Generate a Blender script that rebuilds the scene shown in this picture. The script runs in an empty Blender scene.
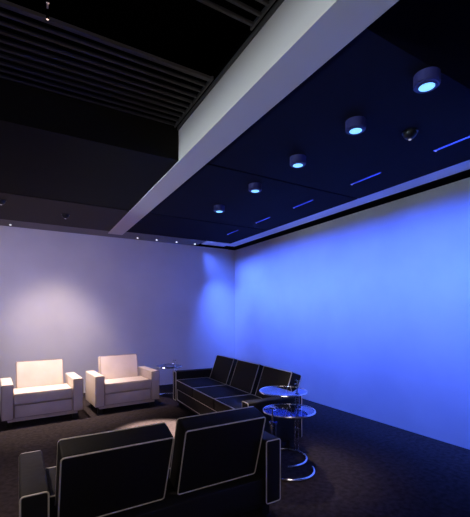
import bpy, bmesh, math, random
from mathutils import Vector, Matrix
random.seed(7)
R = math.radians
S = bpy.context.scene
COL = S.collection

# ------------------------------------------------------------------ camera, world, main light
cam = bpy.data.objects.new('camera', bpy.data.cameras.new('camera'))
COL.objects.link(cam)
cam.location = (0, 0, 1.5)
cam.rotation_euler = (R(90), 0, R(-30))
cam.data.sensor_fit = 'HORIZONTAL'
cam.data.sensor_width = 36
cam.data.lens = 357.5 / 470 * 36
cam.data.shift_y = 56 / 470
cam.data.clip_start = .05
S.camera = cam

W = bpy.data.worlds.new('world'); S.world = W
W.use_nodes = True
W.node_tree.nodes['Background'].inputs[0].default_value = (.02, .02, .04, 1)
W.node_tree.nodes['Background'].inputs[1].default_value = .3

S.view_settings.view_transform = 'Standard'
S.view_settings.look = 'None'
S.view_settings.gamma = 1
S.view_settings.use_curve_mapping = False
S.view_settings.exposure = 0.0


def aim(o, target):
    d = Vector(target) - Vector(o.location)
    o.rotation_euler = d.to_track_quat('-Z', 'Y').to_euler()


def area(name, loc, target, sx, sy, power, color, spread=180):
    l = bpy.data.lights.new(name, 'AREA')
    l.shape = 'RECTANGLE'; l.size = sx; l.size_y = sy
    l.energy = power; l.color = color; l.spread = R(spread)
    o = bpy.data.objects.new(name, l); COL.objects.link(o)
    o.location = loc; aim(o, target)
    return o


def spot(name, loc, target, power, color, size, blend=1.0, radius=.03, parent=None):
    l = bpy.data.lights.new(name, 'SPOT')
    l.energy = power; l.color = color; l.spot_size = R(size); l.spot_blend = blend
    l.shadow_soft_size = radius
    o = bpy.data.objects.new(name, l); COL.objects.link(o)
    o.location = loc; aim(o, target)
    if parent:
        o.parent = parent; o.matrix_parent_inverse = Matrix.Translation(-Vector(parent.location))
    return o


# added fills: lavender on the back wall, warm from behind the camera
area('wall_fill', (-2.3, 3.9, 2.9), (.35, 7.36, 1.5), 1.4, .4, 18, (.76, .66, 1.0), 66)
area('rear_fill', (-.6, -1.2, 2.85), (.5, 6.0, .3), 3.0, .5, 9, (1.0, .84, .72), 120)
# added unseen light left of the frame, brightens the side of the beam
bl = area('beam_fill', (-1.6, 2.6, 2.35), (1.3, 2.6, 2.98), .08, 5.5, 7.5, (.70, .86, 1.0), 18)
bl.rotation_euler = (0, R(-102), 0)
# warm downlights among the seats, then an added light on the tables
WARM = (1.0, .80, .68)
spot('chair_spot', (.22, 5.74, 3.0), (.17, 5.95, .4), 700, WARM, 62, 1.0, .05)
spot('wall_spot', (.42, 5.85, 3.0), (.40, 7.36, .75), 290, WARM, 64, 1.0, .25)
spot('chair_spot_far', (1.30, 5.76, 2.98), (1.33, 6.0, .4), 230, (1.0, .76, .70), 50, 1.0, .05)
spot('carpet_spot', (1.42, 4.45, 3.0), (1.42, 4.45, 0), 6000, WARM, 23, .6, .04)
spot('carpet_spot_left', (-.8, 3.0, 3.2), (-.6, 3.2, 0), 300, WARM, 76, 1.0, .05)
spot('carpet_spot_tables', (2.0, 2.2, 3.0), (2.3, 2.75, 0), 110, WARM, 45, 1.0, .04)
spot('table_sparkle_fill', (2.75, 3.95, 3.0), (2.3, 2.9, .3), 190, (1.0, .86, .80), 30, .8, .04)  # added light for sparkle on the chrome, no fitting of its own
# blue wall washers, one under each slot of the ceiling
SLOT_Y = [.78, 1.76, 2.76, 3.82, 4.80, 5.78]
BLUE = (.060, .145, 1.0)
for _y in SLOT_Y:
    a = area('wall_washer', (3.30, _y, 3.025), (4.2, _y, 2), .05, .95, 24, BLUE, 96)
    a.rotation_euler = (0, R(-36), 0)
    a = area('wall_washer_low', (3.27, _y, 3.025), (4.2, _y, 2), .04, .95, 9, BLUE, 52)
    a.rotation_euler = (0, R(-27), 0)
a = area('corner_washer', (3.32, 6.80, 3.025), (4.2, 6.8, 2), .04, .90, 26, BLUE, 76)
a.rotation_euler = (0, R(-40), 0)
area('corner_fill_low', (3.50, 6.62, 3.02), (3.99, 7.36, 1.15), .05, .20, 19, BLUE, 52)  # added light without a slot, brightens the lower corner patch


# ------------------------------------------------------------------ materials
def mat(name, color, rough=.5, metal=0., noise=None, bump=None, spec=None, emit=None, trans=None):
    m = bpy.data.materials.new(name); m.use_nodes = True
    nt = m.node_tree; b = nt.nodes['Principled BSDF']
    b.inputs['Base Color'].default_value = (*color, 1)
    b.inputs['Roughness'].default_value = rough
    b.inputs['Metallic'].default_value = metal
    if spec is not None: b.inputs['Specular IOR Level'].default_value = spec
    if trans:
        b.inputs['Transmission Weight'].default_value = trans; b.inputs['IOR'].default_value = 1.6
    if emit:
        b.inputs['Emission Color'].default_value = (*emit[0], 1)
        b.inputs['Emission Strength'].default_value = emit[1]
    if noise or bump:
        tc = nt.nodes.new('ShaderNodeTexCoord')
    if noise:
        sc, c2, lo, hi = noise
        n = nt.nodes.new('ShaderNodeTexNoise'); n.inputs['Scale'].default_value = sc; n.inputs['Detail'].default_value = 6
        r = nt.nodes.new('ShaderNodeValToRGB')
        r.color_ramp.elements[0].position = lo; r.color_ramp.elements[0].color = (*color, 1)
        r.color_ramp.elements[1].position = hi; r.color_ramp.elements[1].color = (*c2, 1)
        nt.links.new(tc.outputs['Object'], n.inputs['Vector'])
        nt.links.new(n.outputs['Fac'], r.inputs['Fac'])
        nt.links.new(r.outputs['Color'], b.inputs['Base Color'])
    if bump:
        sc, st, dist = bump
        n = nt.nodes.new('ShaderNodeTexNoise'); n.inputs['Scale'].default_value = sc; n.inputs['Detail'].default_value = 5
        bp = nt.nodes.new('ShaderNodeBump'); bp.inputs['Strength'].default_value = st; bp.inputs['Distance'].default_value = dist
        nt.links.new(tc.outputs['Object'], n.inputs['Vector'])
        nt.links.new(n.outputs['Fac'], bp.inputs['Height'])
        nt.links.new(bp.outputs['Normal'], b.inputs['Normal'])
    return m


M = {
    'wall': mat('wall_paint', (.62, .61, .62), .8, noise=(1.4, (.56, .55, .57), .35, .7), bump=(60, .15, .004)),
    'carpet': mat('carpet', (.024, .018, .019), 1., noise=(22, (.050, .040, .042), .3, .72), bump=(220, .9, .01), spec=.05),
    'ceil_lit': mat('ceiling_black_lit', (.050, .042, .036), .75, spec=.15),  # paler panel, light near the back wall painted in
    'ceil_shaded': mat('ceiling_black_shaded', (.010, .009, .008), .8, spec=.1),  # darker copy, fall-off of the light painted into the colour
    'ceil_right': mat('ceiling_black', (.006, .006, .014), .8, spec=.08),
    'ceil_edge': mat('ceiling_grey_edge', (.22, .20, .19), .8, spec=.2),
    'void': mat('void_black', (.004, .004, .004), .95, spec=0),
    'beam': mat('beam_paint', (.60, .54, .50), .6, spec=.2),
    'trim': mat('trim_white', (.9, .9, .9), .6),
    'slat': mat('slat_grey', (.085, .08, .08), .6, spec=.2),
    'white': mat('ivory_leather', (.72, .62, .54), .42, noise=(5, (.64, .55, .47), .4, .75), bump=(16, .18, .01)),
    'white_pipe': mat('ivory_piping', (.30, .20, .17), .5),
    'black': mat('black_leather', (.018, .017, .017), .6, bump=(22, .25, .01), spec=.2),
    'pipe': mat('cream_piping', (.9, .85, .78), .5),
    'foot': mat('black_foot', (.01, .01, .01), .5),
    'chrome': mat('chrome', (.93, .94, .96), .13, 1.0),
    'glass': mat('table_glass', (.30, .42, 1.0), .02, 0, trans=1.0),  # blue tint stands in for the reflected blue wall
    'housing': mat('lamp_housing', (.03, .03, .14), .5),
    'blackmetal': mat('black_metal', (.012, .012, .014), .35, .3),
    'lamp_blue': mat('lamp_blue', (.5, .8, 1), .5, emit=((.20, .55, 1.0), 1.5)),
    'slot_blue': mat('slot_blue', (.1, .15, .6), .5, emit=((.02, .07, .65), .12)),
    'glint': mat('lamp_glint', (.5, .5, .5), .5, emit=((1, .9, .85), .25)),  # weak glow paints the glints on dome lenses and slot ends
    'eye': mat('lamp_white', (.9, .9, .9), .5, emit=((1, .9, .85), 3)),
    'cord': mat('cord', (.5, .45, .42), .5, spec=.5),
}


# ------------------------------------------------------------------ mesh helpers
def box(bm, x0, x1, y0, y1, z0, z1):
    r = bmesh.ops.create_cube(bm, size=1)
    bmesh.ops.scale(bm, vec=(x1 - x0, y1 - y0, z1 - z0), verts=r['verts'])
    bmesh.ops.translate(bm, vec=((x0 + x1) / 2, (y0 + y1) / 2, (z0 + z1) / 2), verts=r['verts'])
    return r['verts']


def cyl(bm, c, r, z0, z1, seg=40, r2=None):
    q = bmesh.ops.create_cone(bm, cap_ends=True, segments=seg, radius1=r, radius2=r if r2 is None else r2, depth=z1 - z0)
    bmesh.ops.translate(bm, vec=(c[0], c[1], (z0 + z1) / 2), verts=q['verts'])
    return q['verts']


def tube(bm, pts, r, closed=False, seg=10):
    pts = [Vector(p) for p in pts]; n = len(pts); rings = []
    prev = None
    for i, p in enumerate(pts):
        if closed: t = (pts[(i + 1) % n] - pts[i - 1]).normalized()
        else: t = (pts[min(i + 1, n - 1)] - pts[max(i - 1, 0)]).normalized()
        if prev is None:
            a = Vector((0, 0, 1)) if abs(t.z) < .9 else Vector((1, 0, 0))
            u = t.cross(a).normalized()
        else:
            u = (prev - t * prev.dot(t)).normalized()
        prev = u; v = t.cross(u)
        rings.append([bm.verts.new(p + (u * math.cos(k * 2 * math.pi / seg) + v * math.sin(k * 2 * math.pi / seg)) * r) for k in range(seg)])
    for i in range(n if closed else n - 1):
        a, b = rings[i], rings[(i + 1) % n]
        for k in range(seg):
            bm.faces.new((a[k], a[(k + 1) % seg], b[(k + 1) % seg], b[k]))
    if not closed:
        bm.faces.new(rings[0][::-1]); bm.faces.new(rings[-1])


def obj(name, bm, m, parent=None, loc=(0, 0, 0), smooth=True):
    me = bpy.data.meshes.new(name)
    bmesh.ops.recalc_face_normals(bm, faces=bm.faces[:])
    bm.to_mesh(me); bm.free()
    me.materials.append(M[m])
    if smooth:
        for p in me.polygons: p.use_smooth = True
        me.set_sharp_from_angle(angle=R(35))
    o = bpy.data.objects.new(name, me); COL.objects.link(o)
    o.location = loc
    if parent: o.parent = parent
    return o


def tag(o, label, cat, group=None):
    o['label'] = label; o['category'] = cat
    if group: o['group'] = group
    return o


def thing(name, label, cat, loc, rz=0, group=None):
    o = bpy.data.objects.new(name, None); COL.objects.link(o)
    o.empty_display_size = .1
    o.location = loc; o.rotation_euler = (0, 0, rz)
    return tag(o, label, cat, group)


def struct(name, boxes, m):
    bm = bmesh.new()
    for b in boxes: box(bm, *b)
    o = obj(name, bm, m, smooth=False)
    o['kind'] = 'structure'
    return o


def soft(w, d, h, bev=.02, crown=0., dent=0.):
    """upholstered block, centred in x and y, standing on z = 0"""
    bm = bmesh.new()
    box(bm, -w / 2, w / 2, -d / 2, d / 2, 0, h)
    if crown:
        bmesh.ops.subdivide_edges(bm, edges=bm.edges[:], cuts=7, use_grid_fill=True)
        for v in bm.verts:
            fx = 1 - (2 * v.co.x / w) ** 2; fy = 1 - (2 * v.co.y / d) ** 2; fz = 1 - (2 * v.co.z / h - 1) ** 2
            if v.co.z > h - 1e-5: v.co.z += crown * fx ** .7 * fy ** .7 if fx > 0 and fy > 0 else 0
            if abs(v.co.y) > d / 2 - 1e-5 and fx > 0 and fz > 0: v.co.y += math.copysign(crown * .5 * fx ** .7 * fz, v.co.y)
    es = [e for e in bm.edges if len(e.link_faces) == 2 and e.calc_face_angle(0) > R(50)]
    bmesh.ops.bevel(bm, geom=es, offset=bev, segments=4, affect='EDGES', profile=.5)
    return bm


def rrect(w, h, r, n=5):
    """outline of a rounded rectangle, centred"""
    pts = []
    for cx, cy, a0 in ((w / 2 - r, h / 2 - r, 0), (-w / 2 + r, h / 2 - r, 90), (-w / 2 + r, -h / 2 + r, 180), (w / 2 - r, -h / 2 + r, 270)):
        for k in range(n + 1):
            a = R(a0 + 90 * k / n); pts.append((cx + r * math.cos(a), cy + r * math.sin(a)))
    return pts


# ------------------------------------------------------------------ the room
XL, XR, YN, YB, ZC, ZT = -4.2, 4.24, -2.6, 7.36, 3.035, 3.80
BX0, BX1 = 1.295, 1.555          # the beam
REC = 3.37                        # edge of the raised part, left of the beam
struct('floor', [(XL - .1, XR + .1, YN - .1, YB + .1, -.1, 0)], 'carpet')
struct('wall_back', [(XL - .1, XR + .1, YB, YB + .1, 0, ZT)], 'wall')
struct('wall_right', [(XR, XR + .1, YN, YB, 0, ZT)], 'wall')
struct('wall_left', [(XL - .1, XL, YN, YB, 0, ZT)], 'wall')
struct('wall_front', [(XL - .1, XR + .1, YN - .1, YN, 0, ZT)], 'wall')
struct('ceiling', [(XL - .1, XR + .1, YN - .1, YB + .1, ZT, ZT + .1)], 'void')
# flush panels left of the beam, with open joints between them
struct('ceiling_left', [(XL, BX0, REC, 5.33, ZC, ZC + .04), (XL, BX0, REC, REC + .03, ZC + .04, ZT)], 'ceil_shaded')
struct('ceiling_back', [(XL, BX0, 5.375, 6.86, ZC, ZC + .04)], 'ceil_lit')
struct('ceiling_right', [(BX1, 3.79, 1.31, 3.28, ZC, ZC + .04), (BX1, 3.79, 3.305, 5.33, ZC, ZC + .04), (BX1, 3.79, 5.355, 6.75, ZC, ZC + .04),
                         (BX1, 3.79, 1.31, 1.34, ZC + .04, ZT)], 'ceil_right')
struct('trim_1', [(XL, BX0, 6.87, YB, ZC, ZC + .04), (BX0, 3.22, 7.02, YB, ZC, ZC + .04), (BX1, 3.22, 6.78, 7.02, ZC + .002, ZC + .04)], 'ceil_edge')
struct('trim_2', [(3.79, 4.06, YN, 6.76, ZC + .01, ZC + .03), (3.24, 3.79, 6.765, 7.06, ZC - .014, ZC + .03), (3.79, 4.06, 6.76, 7.06, ZC + .01, ZC + .03)], 'trim')
struct('trim_3', [(4.06, XR, YN, YB, ZC - .012, ZC + .03), (3.22, 4.06, 7.06, YB, ZC - .004, ZC + .03)], 'void')
struct('ceiling_beam', [(BX0, BX1, YN, 7.02, ZC - .012, ZC + .33)], 'beam')
struct('trim_5', [(BX0, BX1, YN, 7.02, ZC + .33, ZT)], 'void')

# louvre grilles over the raised part
def grille(name, y0, n, dy, label, big_first, m='slat'):
    g = thing(name, label, 'ceiling grille', (0, y0, 3.36), 0, None)
    bm = bmesh.new()
    for i in range(n):
        y = i * dy
        w = .019 if (i == 0 and big_first) else .008
        box(bm, XL + .05, BX0 - .045, y - w, y + w, 0, .022)
    obj('slats', bm, m, g, smooth=False)
    bm = bmesh.new()
    a, b = (0, (n - 1) * dy) if dy > 0 else ((n - 1) * dy, 0)
    box(bm, BX0 - .045, BX0 - .03, a - .03, b + .03, -.005, .022)
    obj('end_rail', bm, m, g, smooth=False)
    return g
grille('ceiling_grille', 2.56, 10, .0875, 'grey slatted ceiling grille nearer the back wall, left of the pale beam', True)
grille('ceiling_grille', 1.94, 16, -.0875, 'grey slatted ceiling grille at the top edge of the photo beside the beam', False)
bm = bmesh.new()
box(bm, BX0 - .014, BX0, YN, REC, ZC + .30, ZC + .33)
o = obj('trim_4', bm, 'slat', smooth=False); o['kind'] = 'structure'


# ------------------------------------------------------------------ seats
def seat_unit(name, label, cat, n, pitch, loc, rz, m, pm, tilts, group=None, pr=.0040, D=.66, bo=.25):
    AW, AH = .135, .58
    inner = n * pitch; Wd = inner + 2 * AW
    t = thing(name, label, cat, loc, rz, group)
    # arms
    for s in (-1, 1):
        bm = soft(AW, D, AH - .115, .014)
        a = obj('armrest', bm, m, t, (s * (inner / 2 + AW / 2), 0, .115))
        for fy in (-1, 1):
            bm = bmesh.new()
            tube(bm, [(x, fy * (D / 2 - .002), z + (AH - .115) / 2) for x, z in rrect(AW - .008, AH - .125, .016)], pr, True, 8)
            obj('piping', bm, pm, a)
    # seat box
    bm = soft(inner - .004, D - .045, .175, .010)
    f = obj('seat_frame', bm, m, t, (0, .0, .125))
    bm = bmesh.new()
    tube(bm, [(x, -(D - .045) / 2, z + .0875) for x, z in rrect(inner - .02, .165, .012)], pr * .8, True, 8)
    obj('piping', bm, pm, f)
    # plinth and feet
    bm = bmesh.new(); box(bm, -Wd / 2 + .07, Wd / 2 - .07, -D / 2 + .04, D / 2 - .06, .078, .122)
    obj('plinth', bm, m, t, smooth=False)
    for sx in (-1, 1):
        for sy in (-1, 1):
            bm = soft(.07, .07, .081, .006)
            obj('foot', bm, 'foot', t, (sx * (Wd / 2 - .09), sy * (D / 2 - .10), 0))
    # seat cushions
    for i in range(n):
        x = (i - (n - 1) / 2) * pitch
        w, d, h = pitch - .008, bo + D / 2 - .14, .148
        bm = soft(w, d, h, .018, .014)
        c = obj('seat_cushion', bm, m, t, (x, -D / 2 + .004 + d / 2, .302))
        bm = bmesh.new()
        tube(bm, [(px, py, h - .003) for px, py in rrect(w - .006, d - .006, .02)], pr, True, 8)
        obj('piping', bm, pm, c)
        # leaning back pad
        th, L, bw = .15, .48, .615
        off = tilts[i][1]
        bm = soft(bw, th, L, .016)
        b = obj('backrest', bm, m, t)
        ang = R(tilts[i][0])
        u = Vector((0, math.sin(ang), math.cos(ang))); nn = Vector((0, math.cos(ang), -math.sin(ang)))
        base = Vector((x + off, bo, .322)) - nn * (th / 2)
        b.location = base; b.rotation_euler = (-ang, 0, 0)
        for fy in (-1, 1):
            bm = bmesh.new()
            tube(bm, [(px, fy * (th / 2 - .001), pz + L / 2) for px, pz in rrect(bw - .008, L - .010, .018)], pr, True, 8)
            obj('piping', bm, pm, b)
    return t


seat_unit('armchair', 'ivory leather armchair brightly lit by a warm spot, left one of the two', 'armchair', 1, .725,
          (.165, 5.87, 0), R(4.5), 'white', 'white_pipe', [(12, 0)], None, .0034)
seat_unit('armchair', 'ivory leather armchair standing between the other armchair and a small chrome table', 'armchair', 1, .735,
          (1.33, 5.98, 0), R(4.5), 'white', 'white_pipe', [(12, 0)], None, .0034)
seat_unit('sofa', 'two-seat black leather sofa with cream piping seen from behind, nearest the viewer', 'sofa', 2, .70,
          (.787, 2.45, 0), R(181.3), 'black', 'pipe', [(17, .0), (21, .0)], None, pr=.0045)
seat_unit('sofa', 'three-seat black leather sofa with cream piping along the blue wall', 'sofa', 3, .725,
          (2.36, 4.345, 0), R(-92), 'black', 'pipe', [(20, -.01), (20, 0), (20, .0)], None, D=.70, bo=.335, pr=.0055)


# ------------------------------------------------------------------ chrome and glass side tables
def side_table(label, loc, post_deg, arc, h, rad=.25, camrot=-30, group='round chrome side tables'):
    """angles are in degrees, 0 = right of the viewer, 90 = away"""
    t = thing('side_table', label, 'side table', loc, R(camrot), group)
    P = lambda a, r, z: (r * math.cos(R(a)), r * math.sin(R(a)), z)
    tr = .012; br = .238
    bm = bmesh.new()
    tube(bm, [P(arc[0] + (arc[1] - arc[0]) * k / 60, br, tr + .001) for k in range(61)], tr, False, 12)
    obj('base_ring', bm, 'chrome', t)
    bm = bmesh.new()
    tube(bm, [P(k * 5, rad - .006, h) for k in range(72)], .0105, True, 10)
    obj('top_rim', bm, 'chrome', t)
    bm = bmesh.new(); cyl(bm, (0, 0), rad - .014, h - .004, h + .005, 72)
    obj('glass_top', bm, 'glass', t)
    # twin post: fixed outer pair and sliding inner one, joined by clamps
    bm = bmesh.new()
    for da in (-5.5, 5.5):
        q = P(post_deg + da, br, 0)
        tube(bm, [(q[0], q[1], .015), (q[0], q[1], h - .06)], .009, False, 12)
    obj('post', bm, 'chrome', t)
    bm = bmesh.new()
    q = P(post_deg, br + .014, 0)
    tube(bm, [(q[0], q[1], h * .35), (q[0], q[1], h + .075)], .008, False, 12)
    obj('sliding_post', bm, 'chrome', t)
    for zz in (h * .36, h - .065):
        bm = bmesh.new()
        c = P(post_deg, br + .004, zz)
        vs = box(bm, -.016, .020, -.034, .034, -.012, .012)
        bmesh.ops.rotate(bm, cent=(0, 0, 0), matrix=Matrix.Rotation(R(post_deg), 3, 'Z'), verts=vs)
        bmesh.ops.translate(bm, vec=c, verts=vs)
        obj('clamp', bm, 'chrome', t)
    bm = bmesh.new()
    tube(bm, [P(post_deg, br + .014, h - .008), P(post_deg, rad - .02, h - .008)], .007)
    obj('bracket', bm, 'chrome', t)
    bm = bmesh.new()
    c = Vector(P(post_deg, br + .014, h + .075)); d = Vector(P(post_deg + 90, 1, 0))
    tube(bm, [c - d * .03, c + d * .03], .006)
    tube(bm, [c + Vector((0, 0, -.03)), c + Vector((0, 0, -.03)) - Vector(P(post_deg, .05, 0))], .005)
    obj('handle', bm, 'chrome', t)
    return t


side_table('taller round chrome and glass side table beside the arm of the three-seat sofa', (2.30, 2.975, 0), 45, (-88, 178), .70)
side_table('lower round chrome and glass side table overlapping the taller one, nearer the two-seat sofa', (2.17, 2.72, 0), 226, (112, 370), .575)
side_table('small chrome and glass side table in the back between ivory armchair and black sofa', (2.21, 6.24, 0), 75, (-30, 180), .56)


# ------------------------------------------------------------------ ceiling fittings
# blue cylinder downlights
places = ['nearest, largest and topmost in the photo', 'second from the viewer', 'middle one of the row', 'fourth from the viewer', 'farthest, by the back wall']
for i, (x, y) in enumerate([(2.21, 1.37), (2.25, 1.98), (2.28, 2.72), (2.32, 3.54), (2.34, 4.50)]):
    t = thing('ceiling_downlight', 'blue cylinder downlight on the black ceiling, ' + places[i], 'ceiling light', (x, y, ZC), 0, 'blue cylinder downlights in a row')
    bm = bmesh.new(); cyl(bm, (0, 0), .078, -.074, 0, 48)
    bmesh.ops.bevel(bm, geom=[e for e in bm.edges if e.calc_face_angle(0) > 1 and e.verts[0].co.z < -.07], offset=.006, segments=3, affect='EDGES')
    tube(bm, [(.051 * math.cos(R(k * 7.5)), .051 * math.sin(R(k * 7.5)), -.075) for k in range(48)], .005, True, 8)
    obj('housing', bm, 'housing', t)
    bm = bmesh.new(); cyl(bm, (0, 0), .048, -.0775, -.072, 40)
    obj('diffuser', bm, 'lamp_blue', t)
    spot('downlight_beam', (x, y, ZC - .10), (x, y, 0), 3.0, (.25, .45, 1.0), 70, .8, .04)

# slot washers
for i, y in enumerate(SLOT_Y):
    lab = ['at the top right edge of the frame', 'nearest the viewer of those in view', 'above the middle of the blue wall',
           'third from the far end of the row', 'second from the far end of the row', 'farthest one, by the back wall'][i]
    if i == 0: continue
    t = thing('linear_ceiling_light', 'blue linear light in the ceiling, ' + lab, 'linear light', (3.29, y, ZC), 0, 'linear lights along the blue wall')
    bm = bmesh.new(); box(bm, -.010, .010, -.205, .205, -.008, 0); obj('housing', bm, 'housing', t, smooth=False)
    bm = bmesh.new(); box(bm, -.004, .004, -.195, .195, -.010, -.004); obj('diffuser', bm, 'slot_blue', t, smooth=False)
    bm = bmesh.new(); cyl(bm, (0, .19), .007, -.014, -.006, 12); obj('end_glint', bm, 'glint', t)  # glint at the slot end, painted as a glowing dot

# black dome spots with a bright eye
for x, y, lab in ((2.78, 1.87, 'small black dome spotlight on the black ceiling between blue lights'), (.49, 6.06, 'small black dome spotlight on the ceiling above the left armchair'),
                  (-.32, 5.72, 'small black dome spotlight at the left edge of the photo')):
    t = thing('dome_spotlight', lab, 'spotlight', (x, y, ZC), 0, 'black dome spotlights')
    bm = bmesh.new()
    q = bmesh.ops.create_uvsphere(bm, u_segments=28, v_segments=14, radius=.055)
    bmesh.ops.bisect_plane(bm, geom=bm.verts[:] + bm.edges[:] + bm.faces[:], plane_co=(0, 0, 0), plane_no=(0, 0, 1), clear_outer=True)
    bmesh.ops.translate(bm, vec=(0, 0, -.006), verts=bm.verts[:])
    cyl(bm, (0, 0), .062, -.008, 0, 32)
    obj('dome', bm, 'blackmetal', t)
    bm = bmesh.new(); cyl(bm, (0, 0), .012, -.066, -.060, 20); obj('lens', bm, 'glint', t)

# tiny recessed lamps in the strip by the back wall
for i, (x, y) in enumerate([(-.27, 7.18), (1.88, 7.14), (2.27, 7.14), (2.70, 7.14), (3.12, 7.14)]):
    lab = ['alone at the left edge of the photo', 'just right of the beam', 'second to the right of the beam', 'third to the right of the beam', 'nearest the blue corner'][i]
    t = thing('recessed_spotlight', 'tiny white recessed spotlight over the back wall, ' + lab, 'spotlight', (x, y, ZC), 0, 'tiny recessed spotlights along the back wall')
    bm = bmesh.new()
    tube(bm, [(.022 * math.cos(R(k * 15)), .022 * math.sin(R(k * 15)), -.003) for k in range(24)], .005, True, 8)
    obj('ring', bm, 'blackmetal', t)
    bm = bmesh.new(); cyl(bm, (0, 0), .016, -.014, -.001, 20); obj('lens', bm, 'eye', t)

# hanging cord in the raised part
t = thing('hanging_cord', 'thin pale cord with metal toggle hanging before the ceiling grille', 'cord', (.10, 2.42, 3.27))
bm = bmesh.new()
tube(bm, [(.01, 0, ZT - 3.27), (.006, 0, .30), (.008, 0, .22), (.0, 0, .12), (-.002, 0, .06)], .0045, False, 8)
obj('cord', bm, 'cord', t)
bm = bmesh.new()
cyl(bm, (-.002, 0), .008, .0, .06, 14)
obj('toggle', bm, 'chrome', t)
bm = bmesh.new(); cyl(bm, (0, 0), .008, .10, .115, 14)
obj('bead', bm, 'chrome', t)
